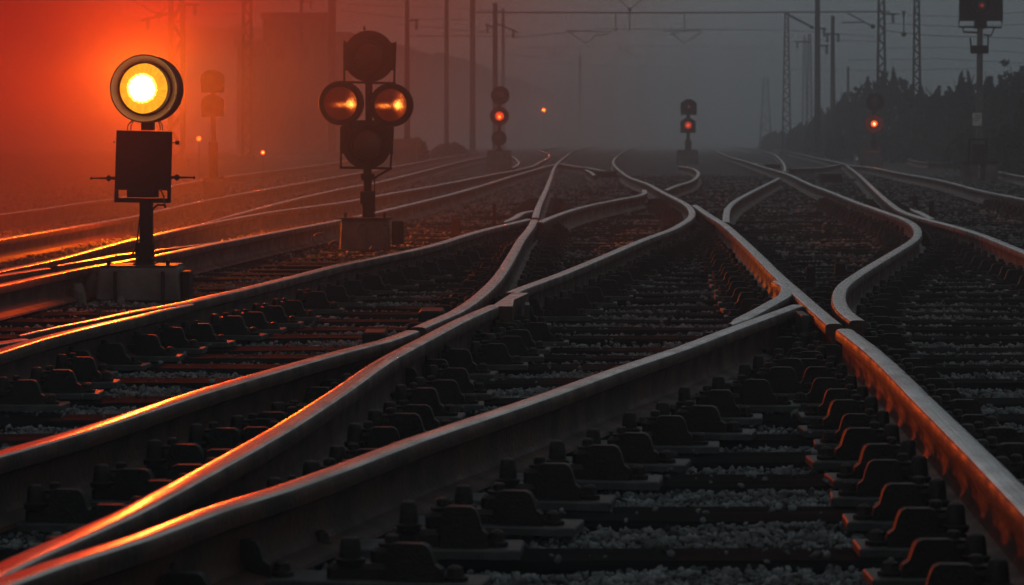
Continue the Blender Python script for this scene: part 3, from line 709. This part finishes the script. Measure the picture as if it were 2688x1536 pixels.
# tall signal mast at the right ----------------------------------------------
D7 = 60; k7 = D7/F
s7 = empty('signal_mast', ((2571-XC)*k7, D7, -.05), 'tall grey signal mast with a square black board and a small white plate', 'signal mast')
def l7(zx, zy): x, y = 2280+zx/2.8, zy/2.8; return ((x-2571)*k7, H + (YH-y)*k7 + .05)
def bx7(b, x0, y0, x1, y1, d0, d1, bev=0): a, c = l7(x0,y1), l7(x1,y0); b.box(a[0], c[0], d0, d1, a[1], c[1], bev=bev); return b
bx7(MB(), 665, -180, 985, 155, -.05, .02).build('board', DARK, s7)
tb7 = lambda pts, r, nm: MB().tube([(l7(*p)[0], 0, l7(*p)[1]) for p in pts], r, n=6).build(nm, DARK, s7)
tb7([(665,150),(665,198),(978,202),(980,150)], .02, 'board_frame')
tb7([(697,200),(697,235),(800,240)], .02, 'stay'); tb7([(845,255),(900,262),(925,205)], .02, 'stay')
c = l7(822, 45); hd = hood(.2, .3, .03, c=(c[0],-.25,c[1]), n=28).build('lamp_head', DARK, s7, smooth=True)
q = disc(.08, 0, (0,0,0), n=24).build('lens', M7, hd, smooth=True); q.location = (c[0], -.2, c[1])
bx7(MB(), 780, 140, 865, 210, -.12, .12, .01).build('mounting_block', DARK, s7)
pl = MB(); c0, c1 = l7(815, 1210), l7(822, 150); pl.tube([(c0[0],.05,c0[1]),(c1[0],.05,c1[1])], [.075,.06], n=12); pl.build('pole', GREY, s7, smooth=True)
bb = MB(); bx7(bb, 752, 335, 875, 395, -.1, -.02, .01); bb.tube([(l7(752,390)[0],-.05,l7(752,390)[1]),(l7(745,280)[0],-.05,l7(745,280)[1])], .018, n=6); bb.tube([(l7(873,390)[0],-.05,l7(873,390)[1]),(l7(876,265)[0],-.05,l7(876,265)[1])], .018, n=6)
bb.build('bracket_box', DARK, s7)
pn = bx7(MB(), 761, 830, 829, 925, -.06, -.045, .004).build('number_plate', SIGNW, s7)
ln = MB()
for yy, x0, x1 in ((850,775,815),(866,772,818),(882,778,812)): bx7(ln, x0, yy, x1, yy+5, -.064, -.0605)
ln.build('plate_lettering', mat('lettering_black', (.03,.03,.03)), pn)
fr = MB()
for p in ([(735,1025),(880,1025)], [(740,1025),(735,1200)], [(865,1025),(870,1200)]): fr.tube([(l7(*v)[0], -.02, l7(*v)[1]) for v in p], .025, n=4)
bx7(fr, 760, 1060, 855, 1195, -.1, .1, .02); fr.build('relay_cabinet', DARK, s7)
fb = MB(); bx7(fb, 690, 1200, 790, 1370, -.3, .3, .03); fb.build('concrete_base', CONC, s7)
fb = MB(); bx7(fb, 835, 1200, 935, 1370, -.3, .3, .03); fb.build('concrete_base', CONC, s7)
bx7(MB(), 640, 1188, 940, 1199, -.35, .35).build('base_plate', DARK, s7)

# ------------------------------------------------------------------ masts, spans, wires
def mast(xpx, d, wpx, ytop, label, lattice=False, taper=1.6, arms=(), lean=0):
    k = d/F; x0 = (xpx-XC)*k; w0 = wpx*k; ht = H + (YH-ytop)*k + .05
    r0 = empty('mast', (x0, d, -.05), label, 'mast')
    b = MB()
    if lattice:
        wb = w0*taper
        for sx in (-1,1):
            for sy in (-1,1):
                b.tube([(sx*wb/2, sy*wb/2, 0),(lean+sx*w0/2, sy*w0/2, ht)], w0*.22, n=4)
        n = max(8, int(ht/(w0*1.5)))
        for i in range(n):
            t0, t1 = i/n, (i+1)/n; wa, wc = wb+(w0-wb)*t0, wb+(w0-wb)*t1; s_ = 1 if i%2 else -1
            for y_ in (-1,1):
                b.tube([(s_*wa/2+lean*t0, y_*wa/2, ht*t0),(-s_*wc/2+lean*t1, y_*wc/2, ht*t1)], w0*.15, n=4)
                b.tube([(y_*wa/2+lean*t0, s_*wa/2, ht*t0),(y_*wc/2+lean*t1, -s_*wc/2, ht*t1)], w0*.15, n=4)
            b.box(-wc/2+lean*t1, wc/2+lean*t1, -wc/2, wc/2, ht*t1-w0*.05, ht*t1) if i % 4 == 3 else None
    else:
        b.tube([(0,0,0),(lean,0,ht)], [w0/2*taper, w0/2], n=10)
    b.build('pole', MASTC, r0)
    MB().box(-w0*taper*.9, w0*taper*.9, -w0*taper*.9, w0*taper*.9, -.2, .25, bev=.03).build('footing', CONC, r0)
    for (ya, dx, rise) in arms:                       # bracket arms: row in the photo, length in px, rise px
        z = H + (YH-ya)*k + .05; X = dx*k
        b = MB().tube([(0,0,z),(X,0,z+rise*k)], .035, n=6); b.build('bracket_arm', MASTC, r0)
        b = MB(); 
        for q in range(5): b.lathe([(.03,0),(.085,.03),(.03,.06)], c=(X*.8, 0, z+rise*k*.8-.35+q*.07), n=8)
        b.build('insulator', WIRE, r0)
    return r0
S = 1.055
mast(440*S, 90, 30, -40, 'massive lattice mast behind the haze above the lit signal', lattice=True, taper=1.1, arms=((30,-95,-25),(12,60,0)))
mast(615*S, 110, 19, -40, 'slim lattice mast left of the flat-roofed tower', lattice=True, taper=1.2)
mast(750*S, 155, 9, -30, 'thin pole rising from behind the flat-roofed tower', taper=1.1, arms=((4,30,0),))
mast(826*S, 130, 21, -40, 'thick pale pole right of the flat-roofed tower', taper=1.05)
mast(1013*S, 105, 11, 0, 'dark reddish pole just right of the four-lamp signal', taper=1.5, arms=((55,30,2),), lattice=False)
mast(1111*S, 150, 11, -30, 'pole left of the span wire, second right of the four-lamp signal', taper=1.2)
mast(1176*S, 150, 14, -30, 'pole carrying the left end of the topmost span wire', taper=1.15)
mast(1232*S, 130, 13, 8, 'blunt-topped pole above the three-lamp signal', taper=1.1, arms=((75,-25,12),(60,60,-25)))
mast(1252*S, 190, 9, 22, 'thinner pole close behind the blunt-topped pole', taper=1.1)
mast(1443*S, 230, 6, 148, 'faint thin pole in the haze at the centre', taper=1.2)
mast(1905*S, 190, 10, 205, 'faint low tapering lattice tower at the edge of the haze', lattice=True, taper=3.2)
mast(1957*S, 140, 8, 30, 'slender lattice tower widening to its foot left of the right-hand poles', lattice=True, taper=2.8)
mast(2002*S, 160, 5, 95, 'thin tapering pole, left one of the close pair on the right', taper=3, lattice=True)
mast(2014*S, 150, 6, 90, 'thin tapering pole, right one of the close pair on the right', taper=2.6, lattice=True, arms=((110,-40,0),))
mast(2034*S, 120, 13, -40, 'tall dark pole beside the close pair on the right', taper=1.4, arms=((120,30,0),(75,22,0)))
mast(2072*S, 125, 9.5, 42, 'shorter dark pole with a small cross piece right of the tall dark pole', taper=1.7, arms=((90,18,0),(90,-18,0)))
mast(2110*S, 135, 6, 175, 'shortest pole standing in front of the bushes on the right', taper=1.5)
mast(2193*S, 115, 13, -40, 'tall pole carrying the right end of the topmost span wire', taper=1.9, lattice=True, arms=((37,38,0),))
mast(2281*S, 100, 11, -40, 'tall leaning pole between the span pole and the tall signal mast', taper=2.0, lattice=True)

def wire(pts, r, label, name='wire', sag=0, n=8):
    P3 = [at(x*S, y*S, d) for x, y, d in pts]; out = []
    for a, b in zip(P3, P3[1:]):
        for i in range(n): t = i/n; p = a.lerp(b, t); p.z -= sag*4*t*(1-t); out.append(p)
    out.append(P3[-1]); o0 = out[0].copy()
    b = MB().tube([p-o0 for p in out], r, n=5)
    return tag(b.build(name, WIRE, loc=o0), label, 'wire')
wire([(1176,31,150),(1700,32,150),(2215,29,150)], .042, 'topmost span wire stretched level between two tall poles', 'span_wire')
wire([(1013,88,190),(1300,92,190),(1500,72,190),(1957,75,190),(2193,92,190)], .026, 'second span wire running level below the topmost one', 'span_wire')
wire([(1290,118,260),(1600,114,260),(1957,118,260)], .03, 'third faint span wire in the haze', 'span_wire')
wire([(1300,140,330),(1600,142,330),(1957,146,330)], .032, 'lowest and faintest span wire in the haze', 'span_wire')
wire([(2193,75,115),(2300,88,110),(2548,96,95)], .014, 'thin wire running from the right span pole past the tall signal mast', 'contact_wire')
wire([(2260,38,110),(2400,42,110),(2548,30,100)], .010, 'faint wire near the top right corner', 'contact_wire')
wire([(2193,120,130),(2370,118,120),(2548,132,110)], .010, 'faint lower wire behind the tall signal mast', 'contact_wire')
wire([(985,60,150),(1176,78,150),(1300,90,190)], .02, 'faint wire descending between the left poles', 'contact_wire')
wire([(1250,60,130),(1176,88,140),(1013,92,150)], .012, 'faint wire between the blunt-topped pole and the reddish pole', 'contact_wire')
for q, (pts, r_, lb) in enumerate([
    ([(2193,58,115),(2380,66,112),(2560,60,108)], .010, 'very thin wire crossing just above the pale catenary wire at the right'),
    ([(2110,150,140),(2330,146,130),(2560,158,125)], .012, 'thin wire skimming the tops of the bushes at the right'),
    ([(1957,172,170),(2193,176,150),(2440,170,140)], .014, 'faint wire low between the right poles above the bushes'),
    ([(1957,104,170),(2072,100,150),(2193,104,130)], .012, 'short faint wire between the slender tower and the span pole'),
    ([(826,24,150),(1013,46,140),(1176,50,150)], .014, 'thin wire from the thick pale pole to the left span pole'),
    ([(870,12,150),(1111,20,150),(1250,28,150)], .012, 'highest faint wire left of the topmost span wire'),
    ([(1250,132,190),(1443,160,230),(1700,176,300)], .022, 'faint wire sinking into the haze past the thin centre pole')]):
    wire(pts, r_, lb, 'contact_wire')
def dropper(pts_list, d, label):
    o0 = at(pts_list[0][0][0]*S, pts_list[0][0][1]*S, d); r0 = empty('registration_arm', o0, label, 'registration arm')
    for i, pts in enumerate(pts_list):
        b = MB().tube([at(x*S, y*S, d)-o0 for x, y in pts], .035*d/150, n=5)
        b.build('tube' if len(pts) == 2 else 'stay_wire', WIRE, r0)
    e = at(pts_list[0][-1][0]*S, pts_list[0][-1][1]*S, d)-o0
    MB().lathe([(.03,-.1),(.11,-.03),(.11,.03),(.03,.1)], c=tuple(e), n=8).build('insulator', WIRE, r0)
dropper([[(1567,75),(1567,24)],[(1536,-6),(1567,24),(1602,-6)]], 150, 'wire hanger shaped like a Y at the top centre')
dropper([[(1532,32),(1532,74)],[(1410,76),(1523,80)],[(1412,78),(1458,108),(1485,86)],[(1480,88),(1512,86)]], 190, 'triangular registration arm left below the Y-shaped hanger')
dropper([[(1703,36),(1703,76)],[(1650,78),(1745,76)],[(1672,82),(1703,108),(1745,80)],[(1665,86),(1690,82)]], 190, 'triangular registration arm right below the Y-shaped hanger')
dropper([[(1380,118),(1380,136)],[(1352,122),(1380,138),(1402,124)]], 260, 'faint small registration arm in the haze left of centre')
dropper([[(1560,115),(1560,128)],[(1535,118),(1560,130),(1590,140)]], 260, 'faint small registration arm in the haze at the centre')
dropper([[(1955,36),(2020,68)],[(1958,33),(2035,74)]], 140, 'slanting bracket tube between the slender tower and the tall dark pole')
dropper([[(2108,32),(2172,66)],[(2095,56),(2150,56)]], 120, 'slanting bracket tube left of the right span pole')
dropper([[(2249,28),(2249,85)],[(2245,26),(2249,52),(2253,26)]], 110, 'vertical wire hanger right of the right span pole')
dropper([[(320,-5),(395,38)],[(395,38),(430,2)],[(395,38),(395,52)]], 88, 'broad V-shaped registration arm in the orange haze above the lit signal')
for (x, y, d, lb) in ((1140,49,150,'small spindle insulator on a wire between two poles left of centre'), (2221,35,115,'small dark insulator right of the right span pole'), (575,34,110,'dark insulator left of the slim lattice mast')):
    a = at(x*S, y*S, d); b = MB()
    for q in range(6): b.lathe([(.02,-.02),(.09,0),(.02,.02)], c=((q-2.5)*.07,0,0), axis='z', n=8)
    b.tube([(-.35,0,0),(.35,0,0)], .015, n=5); tag(b.build('insulator', WIRE, loc=a), lb, 'insulator')

# ------------------------------------------------------------------ buildings
def building(x0, x1, ytop, d, depth, label, rooftop=None, wins=()):
    k = d/F; cx_ = (x0+x1)/2; r0 = empty('building', ((cx_-XC)*k, d, 0), label, 'building')
    hw = (x1-x0)*k/2; h = H + (YH-ytop)*k
    MB().box(-hw, hw, 0, depth, -.5, h-.35).build('wall', WALLM, r0)
    MB().box(-hw-.12, hw+.12, -.12, depth+.12, h-.348, h, bev=.05).build('roof', WALLM, r0)
    MB().box(-hw-.04, hw+.04, -.05, 0.0, h-1.15, h-1.05).build('string_course', CONC, r0)
    for wx, wz, ww, wh in wins:
        f = MB().box(wx-ww/2, wx+ww/2, -.03, -.002, h-wz-wh/2, h-wz+wh/2).build('window', CONC, r0)
        MB().box(wx-ww/2+.06, wx+ww/2-.06, -.045, -.032, h-wz-wh/2+.06, h-wz+wh/2-.06).build('pane', WINM, f)
    return r0
b1 = building(655*S, 811*S, 31*S, 155, 4, 'dark flat-roofed tower building behind the red haze', wins=((-.8,2.2,.6,.9),(.6,2.2,.6,.9)))
b2 = building(800*S, 871*S, 80*S, 180, 4, 'lower flat-roofed block adjoining the tower on its right', wins=((0,1.8,.6,.9),))
b3 = building(590*S, 660*S, 100*S, 150, 3, 'low dark shed adjoining the tower on its left')
b4 = building(985*S, 1035*S, 345*S, 95, 1.2, 'low relay hut in the haze right of the four-lamp signal')

# ------------------------------------------------------------------ hills
def hill(name, pts, d, depth):
    b = MB(); n = 90; xs = np.linspace(pts[0][0], pts[-1][0], n)
    ys = np.interp(xs, [p[0] for p in pts], [p[1] for p in pts]); rr = np.random.default_rng(3)
    ys = ys + rr.normal(0, 1.6, n) + np.interp(xs, xs[::5], rr.normal(0, 2.5, len(xs[::5])))
    top = [at(x*S, y*S, d) for x, y in zip(xs, ys)]; m_ = 7; vs = []
    for j in range(m_):
        t = j/(m_-1)
        for p in top:
            q = math.sin(t*math.pi/2)
            vs.append((p.x*(1-.12*(1-t)), d - depth*(1-t), -1 + (p.z+1)*q + (rr.normal(0,.25) if 0<j<m_-1 else 0)))
    for p in top: vs.append((p.x*1.3, d+60, -1))
    m_ += 1
    b.add(vs, [(j*n+i, j*n+i+1, (j+1)*n+i+1, (j+1)*n+i) for j in range(m_-1) for i in range(n-1)])
    tag(b.build(name, HILLM), kind='structure')
hill('hills', [(-350,-60),(0,-25),(180,-4),(260,14),(320,40),(420,56),(520,64),(575,76),(650,68),(720,66),(850,84),(985,108),(1040,124),(1100,142),(1160,152),(1250,186),(1330,214),(1400,250),(1480,310),(1540,345)], 450, 130)

# ------------------------------------------------------------------ bushes and trees at the right
def tree(x, ytop, d, wpx, label, seed, nleaf=5200, dens=1.0):
    k = d/F*S; rr = np.random.default_rng(seed); hgt = H + (YH - ytop*S)*d/F; rad = wpx*k/2
    r0 = empty('tree', ((x*S-XC)*d/F, d, -.05), label, 'tree')
    b = MB(); b.tube([(0,0,0),(.05,0,hgt*.35),(-.05,.05,hgt*.7)], [.11,.08,.03], n=7)
    limbs = []
    for i in range(9):
        a = rr.uniform(0, 6.28); z = hgt*rr.uniform(.15,.6); e = (math.cos(a)*rad*rr.uniform(.5,.9), math.sin(a)*rad*.7, z+hgt*rr.uniform(.15,.4))
        b.tube([(0,0,z),(e[0]*.5,e[1]*.5,(z+e[2])/2+.1),e], [.05,.03,.01], n=5); limbs.append(e)
    for i in range(9):
        a = rr.uniform(0, 6.28); q = rr.uniform(.3,1); z = hgt*rr.uniform(.5,.85)
        b.tube([(math.cos(a)*rad*q*.6, math.sin(a)*rad*.4, z),(math.cos(a)*rad*q*.8, math.sin(a)*rad*.5, z+hgt*rr.uniform(.10,.24))], [.014,.006], n=4)
    b.build('trunk', BARK, r0, smooth=True)
    cl = []
    nc = 130
    for i in range(nc):
        u = rr.uniform(-1,1); zz = rr.uniform(.06,1)
        env = math.sqrt(max(0.05, 1-((zz-.4)/.66)**2))
        cl.append((u*rad*env, rr.uniform(-.6,.6)*rad*env, hgt*zz*(.80+.22*math.sin(u*7+seed)*rr.uniform(0,1)), rad*rr.uniform(.05,.20)))
    C_ = np.array(cl); idx = rr.integers(0, nc, nleaf)
    dirs = rr.normal(size=(nleaf,3)); dirs /= np.linalg.norm(dirs,axis=1)[:,None]
    rad_ = C_[idx,3]*rr.uniform(.3,1.12,nleaf); cen = C_[idx,:3] + dirs*rad_[:,None]*np.array([1,1,.8])
    fill = rr.uniform(0,1,nleaf) < .5; nf = int(fill.sum())
    uu, vv, zz_ = rr.uniform(-1,1,nf), rr.uniform(-.6,.6,nf), rr.uniform(.03,1,nf)**.8
    ev = np.sqrt(np.clip(1-((zz_-.35)/.68)**2, .02, 1))*(1+.12*np.sin(uu*9+seed)+.10*np.sin(uu*23+seed*2))
    cen[fill] = np.stack([uu*rad*ev, vv*rad*ev, hgt*zz_*(.86+.07*np.sin(uu*6+seed)+.05*np.sin(uu*17+seed))], 1)
    cen[:,2] = np.clip(cen[:,2], .05, hgt*1.04)
    s_ = rr.uniform(.035,.07,nleaf)*(d/80)**.5
    t1 = rr.normal(size=(nleaf,3)); t1 /= np.linalg.norm(t1,axis=1)[:,None]; t2 = np.cross(t1, rr.normal(size=(nleaf,3))); t2 /= np.linalg.norm(t2,axis=1)[:,None]
    V = np.stack([cen-t1*s_[:,None], cen+t2*s_[:,None]*.5, cen+t1*s_[:,None], cen-t2*s_[:,None]*.5], 1).reshape(-1,3)
    me = bpy.data.meshes.new('crown'); me.vertices.add(len(V)); me.vertices.foreach_set('co', V.astype(np.float32).ravel())
    me.loops.add(nleaf*4); me.loops.foreach_set('vertex_index', np.arange(nleaf*4, dtype=np.int32)); me.polygons.add(nleaf)
    me.polygons.foreach_set('loop_start', np.arange(0,nleaf*4,4,dtype=np.int32)); me.update(calc_edges=True); me.materials.append(LEAF)
    o = bpy.data.objects.new('crown', me); COL.objects.link(o); o.parent = r0
TR = [(2545,150,82,210,'tall dense dark bush at the right edge behind the signal mast'),
      (2470,172,86,150,'dense dark bush directly behind the tall signal mast'),
      (2400,166,92,80,'bush with a loose pointed top left of the tall signal mast'),
      (2350,205,98,130,'rounded bush right of the bright red low signal'),
      (2285,198,104,110,'bush at the foot of the tall leaning pole'),
      (2222,158,112,110,'tall bush rising round the foot of the right span pole'),
      (2160,182,118,100,'bush behind the bright red low signal'),
      (2105,218,126,90,'lower bush around the shortest pole'),
      (2050,262,135,90,'low bush at the foot of the close pair of poles'),
      (2000,300,145,80,'hazy low bush left of the close pair of poles'),
      (1940,322,160,90,'faintest low bush at the edge of the haze'),
      (2600,180,70,160,'bush standing just outside the right edge')]
for i, (x, y, d, w_, lb) in enumerate(TR): tree(x, y, d, w_, lb, 40+i, nleaf=20000 if w_ > 120 else 13000)
for i, (x, y, d, w_, lb) in enumerate([(2440,300,75,170,'low undergrowth shrub left of the mast foot'),(2320,315,95,150,'low undergrowth shrub right of the bright red signal'),(2530,290,66,150,'low undergrowth shrub right of the mast foot'),(2220,320,105,120,'low undergrowth shrub left of the bright red signal'),(2120,330,115,120,'low shrub below the shortest pole'),(1025,335,100,90,'low hazy shrub beside the relay hut'),(1120,350,120,90,'low hazy shrub left of the three-lamp signal')]):
    tree(x, y, d, w_, lb, 80+i, nleaf=3800)

# ------------------------------------------------------------------ haze
hz = MB().box(-200, 200, -3, 560, -1.2, 30)
HM = bpy.data.materials.new('haze'); HM.use_nodes = True; t = HM.node_tree
for n_ in list(t.nodes):
    if n_.type == 'BSDF_PRINCIPLED': t.nodes.remove(n_)
pv = t.nodes.new('ShaderNodeVolumePrincipled'); pv.inputs['Color'].default_value = (.58,.64,.68,1); pv.inputs['Density'].default_value = .0050
pv.inputs['Anisotropy'].default_value = .0
t.links.new(pv.outputs[0], t.nodes['Material Output'].inputs['Volume'])
tag(hz.build('haze', HM), 'grey evening haze hanging over the whole yard', 'haze', kind='stuff')

def smoke(name, c, rad, dens, adens, label, col, nsc=3.2):
    b = MB().lathe([(max(.001, math.sin(math.pi*i/16)), -math.cos(math.pi*i/16)) for i in range(17)], n=24, capa=False, capb=False)
    m = bpy.data.materials.new(name); m.use_nodes = True; t = m.node_tree
    for q in list(t.nodes):
        if q.type == 'BSDF_PRINCIPLED': t.nodes.remove(q)
    pv = t.nodes.new('ShaderNodeVolumeScatter'); pv.inputs['Color'].default_value = (1,.9,.85,1)
    pa = t.nodes.new('ShaderNodeVolumeAbsorption'); pa.inputs['Color'].default_value = (*col,1)
    ad = t.nodes.new('ShaderNodeAddShader'); t.links.new(pv.outputs[0], ad.inputs[0]); t.links.new(pa.outputs[0], ad.inputs[1])
    t.links.new(ad.outputs[0], t.nodes['Material Output'].inputs['Volume'])
    tc = t.nodes.new('ShaderNodeTexCoord'); ln = t.nodes.new('ShaderNodeVectorMath'); ln.operation = 'LENGTH'
    t.links.new(tc.outputs['Object'], ln.inputs[0])
    no = t.nodes.new('ShaderNodeTexNoise'); no.inputs['Scale'].default_value = nsc; no.inputs['Detail'].default_value = 4
    t.links.new(tc.outputs['Object'], no.inputs['Vector'])
    a = t.nodes.new('ShaderNodeMapRange'); a.interpolation_type = 'SMOOTHSTEP'
    for q, v in enumerate((1.0, .15, 0, 1)): a.inputs[q+1].default_value = v
    t.links.new(ln.outputs['Value'], a.inputs[0])
    e = t.nodes.new('ShaderNodeMapRange')
    for q, v in enumerate((.38, .62, .15, 1.9)): e.inputs[q+1].default_value = v
    t.links.new(no.outputs[0], e.inputs[0])
    p = t.nodes.new('ShaderNodeMath'); p.operation = 'MULTIPLY'; t.links.new(a.outputs[0], p.inputs[0]); t.links.new(e.outputs[0], p.inputs[1])
    p2 = t.nodes.new('ShaderNodeMath'); p2.operation = 'MULTIPLY'; t.links.new(p.outputs[0], p2.inputs[0]); p2.inputs[1].default_value = dens
    t.links.new(p2.outputs[0], pv.inputs['Density'])
    p3 = t.nodes.new('ShaderNodeMath'); p3.operation = 'MULTIPLY'; t.links.new(p.outputs[0], p3.inputs[0]); p3.inputs[1].default_value = adens
    t.links.new(p3.outputs[0], pa.inputs['Density'])
    o = b.build(name, m, loc=c, smooth=True); o.scale = rad; tag(o, label, 'steam', kind='stuff')
smoke('smoke', (-5.6, 19.0, 3.1), (6.7, 10.2, 4.2), .08, .40, 'bank of red smoke glowing orange around and behind the lit signal at the left', (.985,.30,.04))
smoke('thin_smoke', (-4.9, 26, 2.2), (7.9, 16, 5.2), .011, .11, 'thin reddish smoke drifting from the left past the four-lamp signal', (.99,.35,.22), nsc=2.2)
smoke('mist', (2, 250, 1.0), (75, 165, 11), .016, .003, 'pale ground mist hiding the far end of the tracks', (.9,.95,1), nsc=2.0)
print('objects', len(bpy.data.objects))
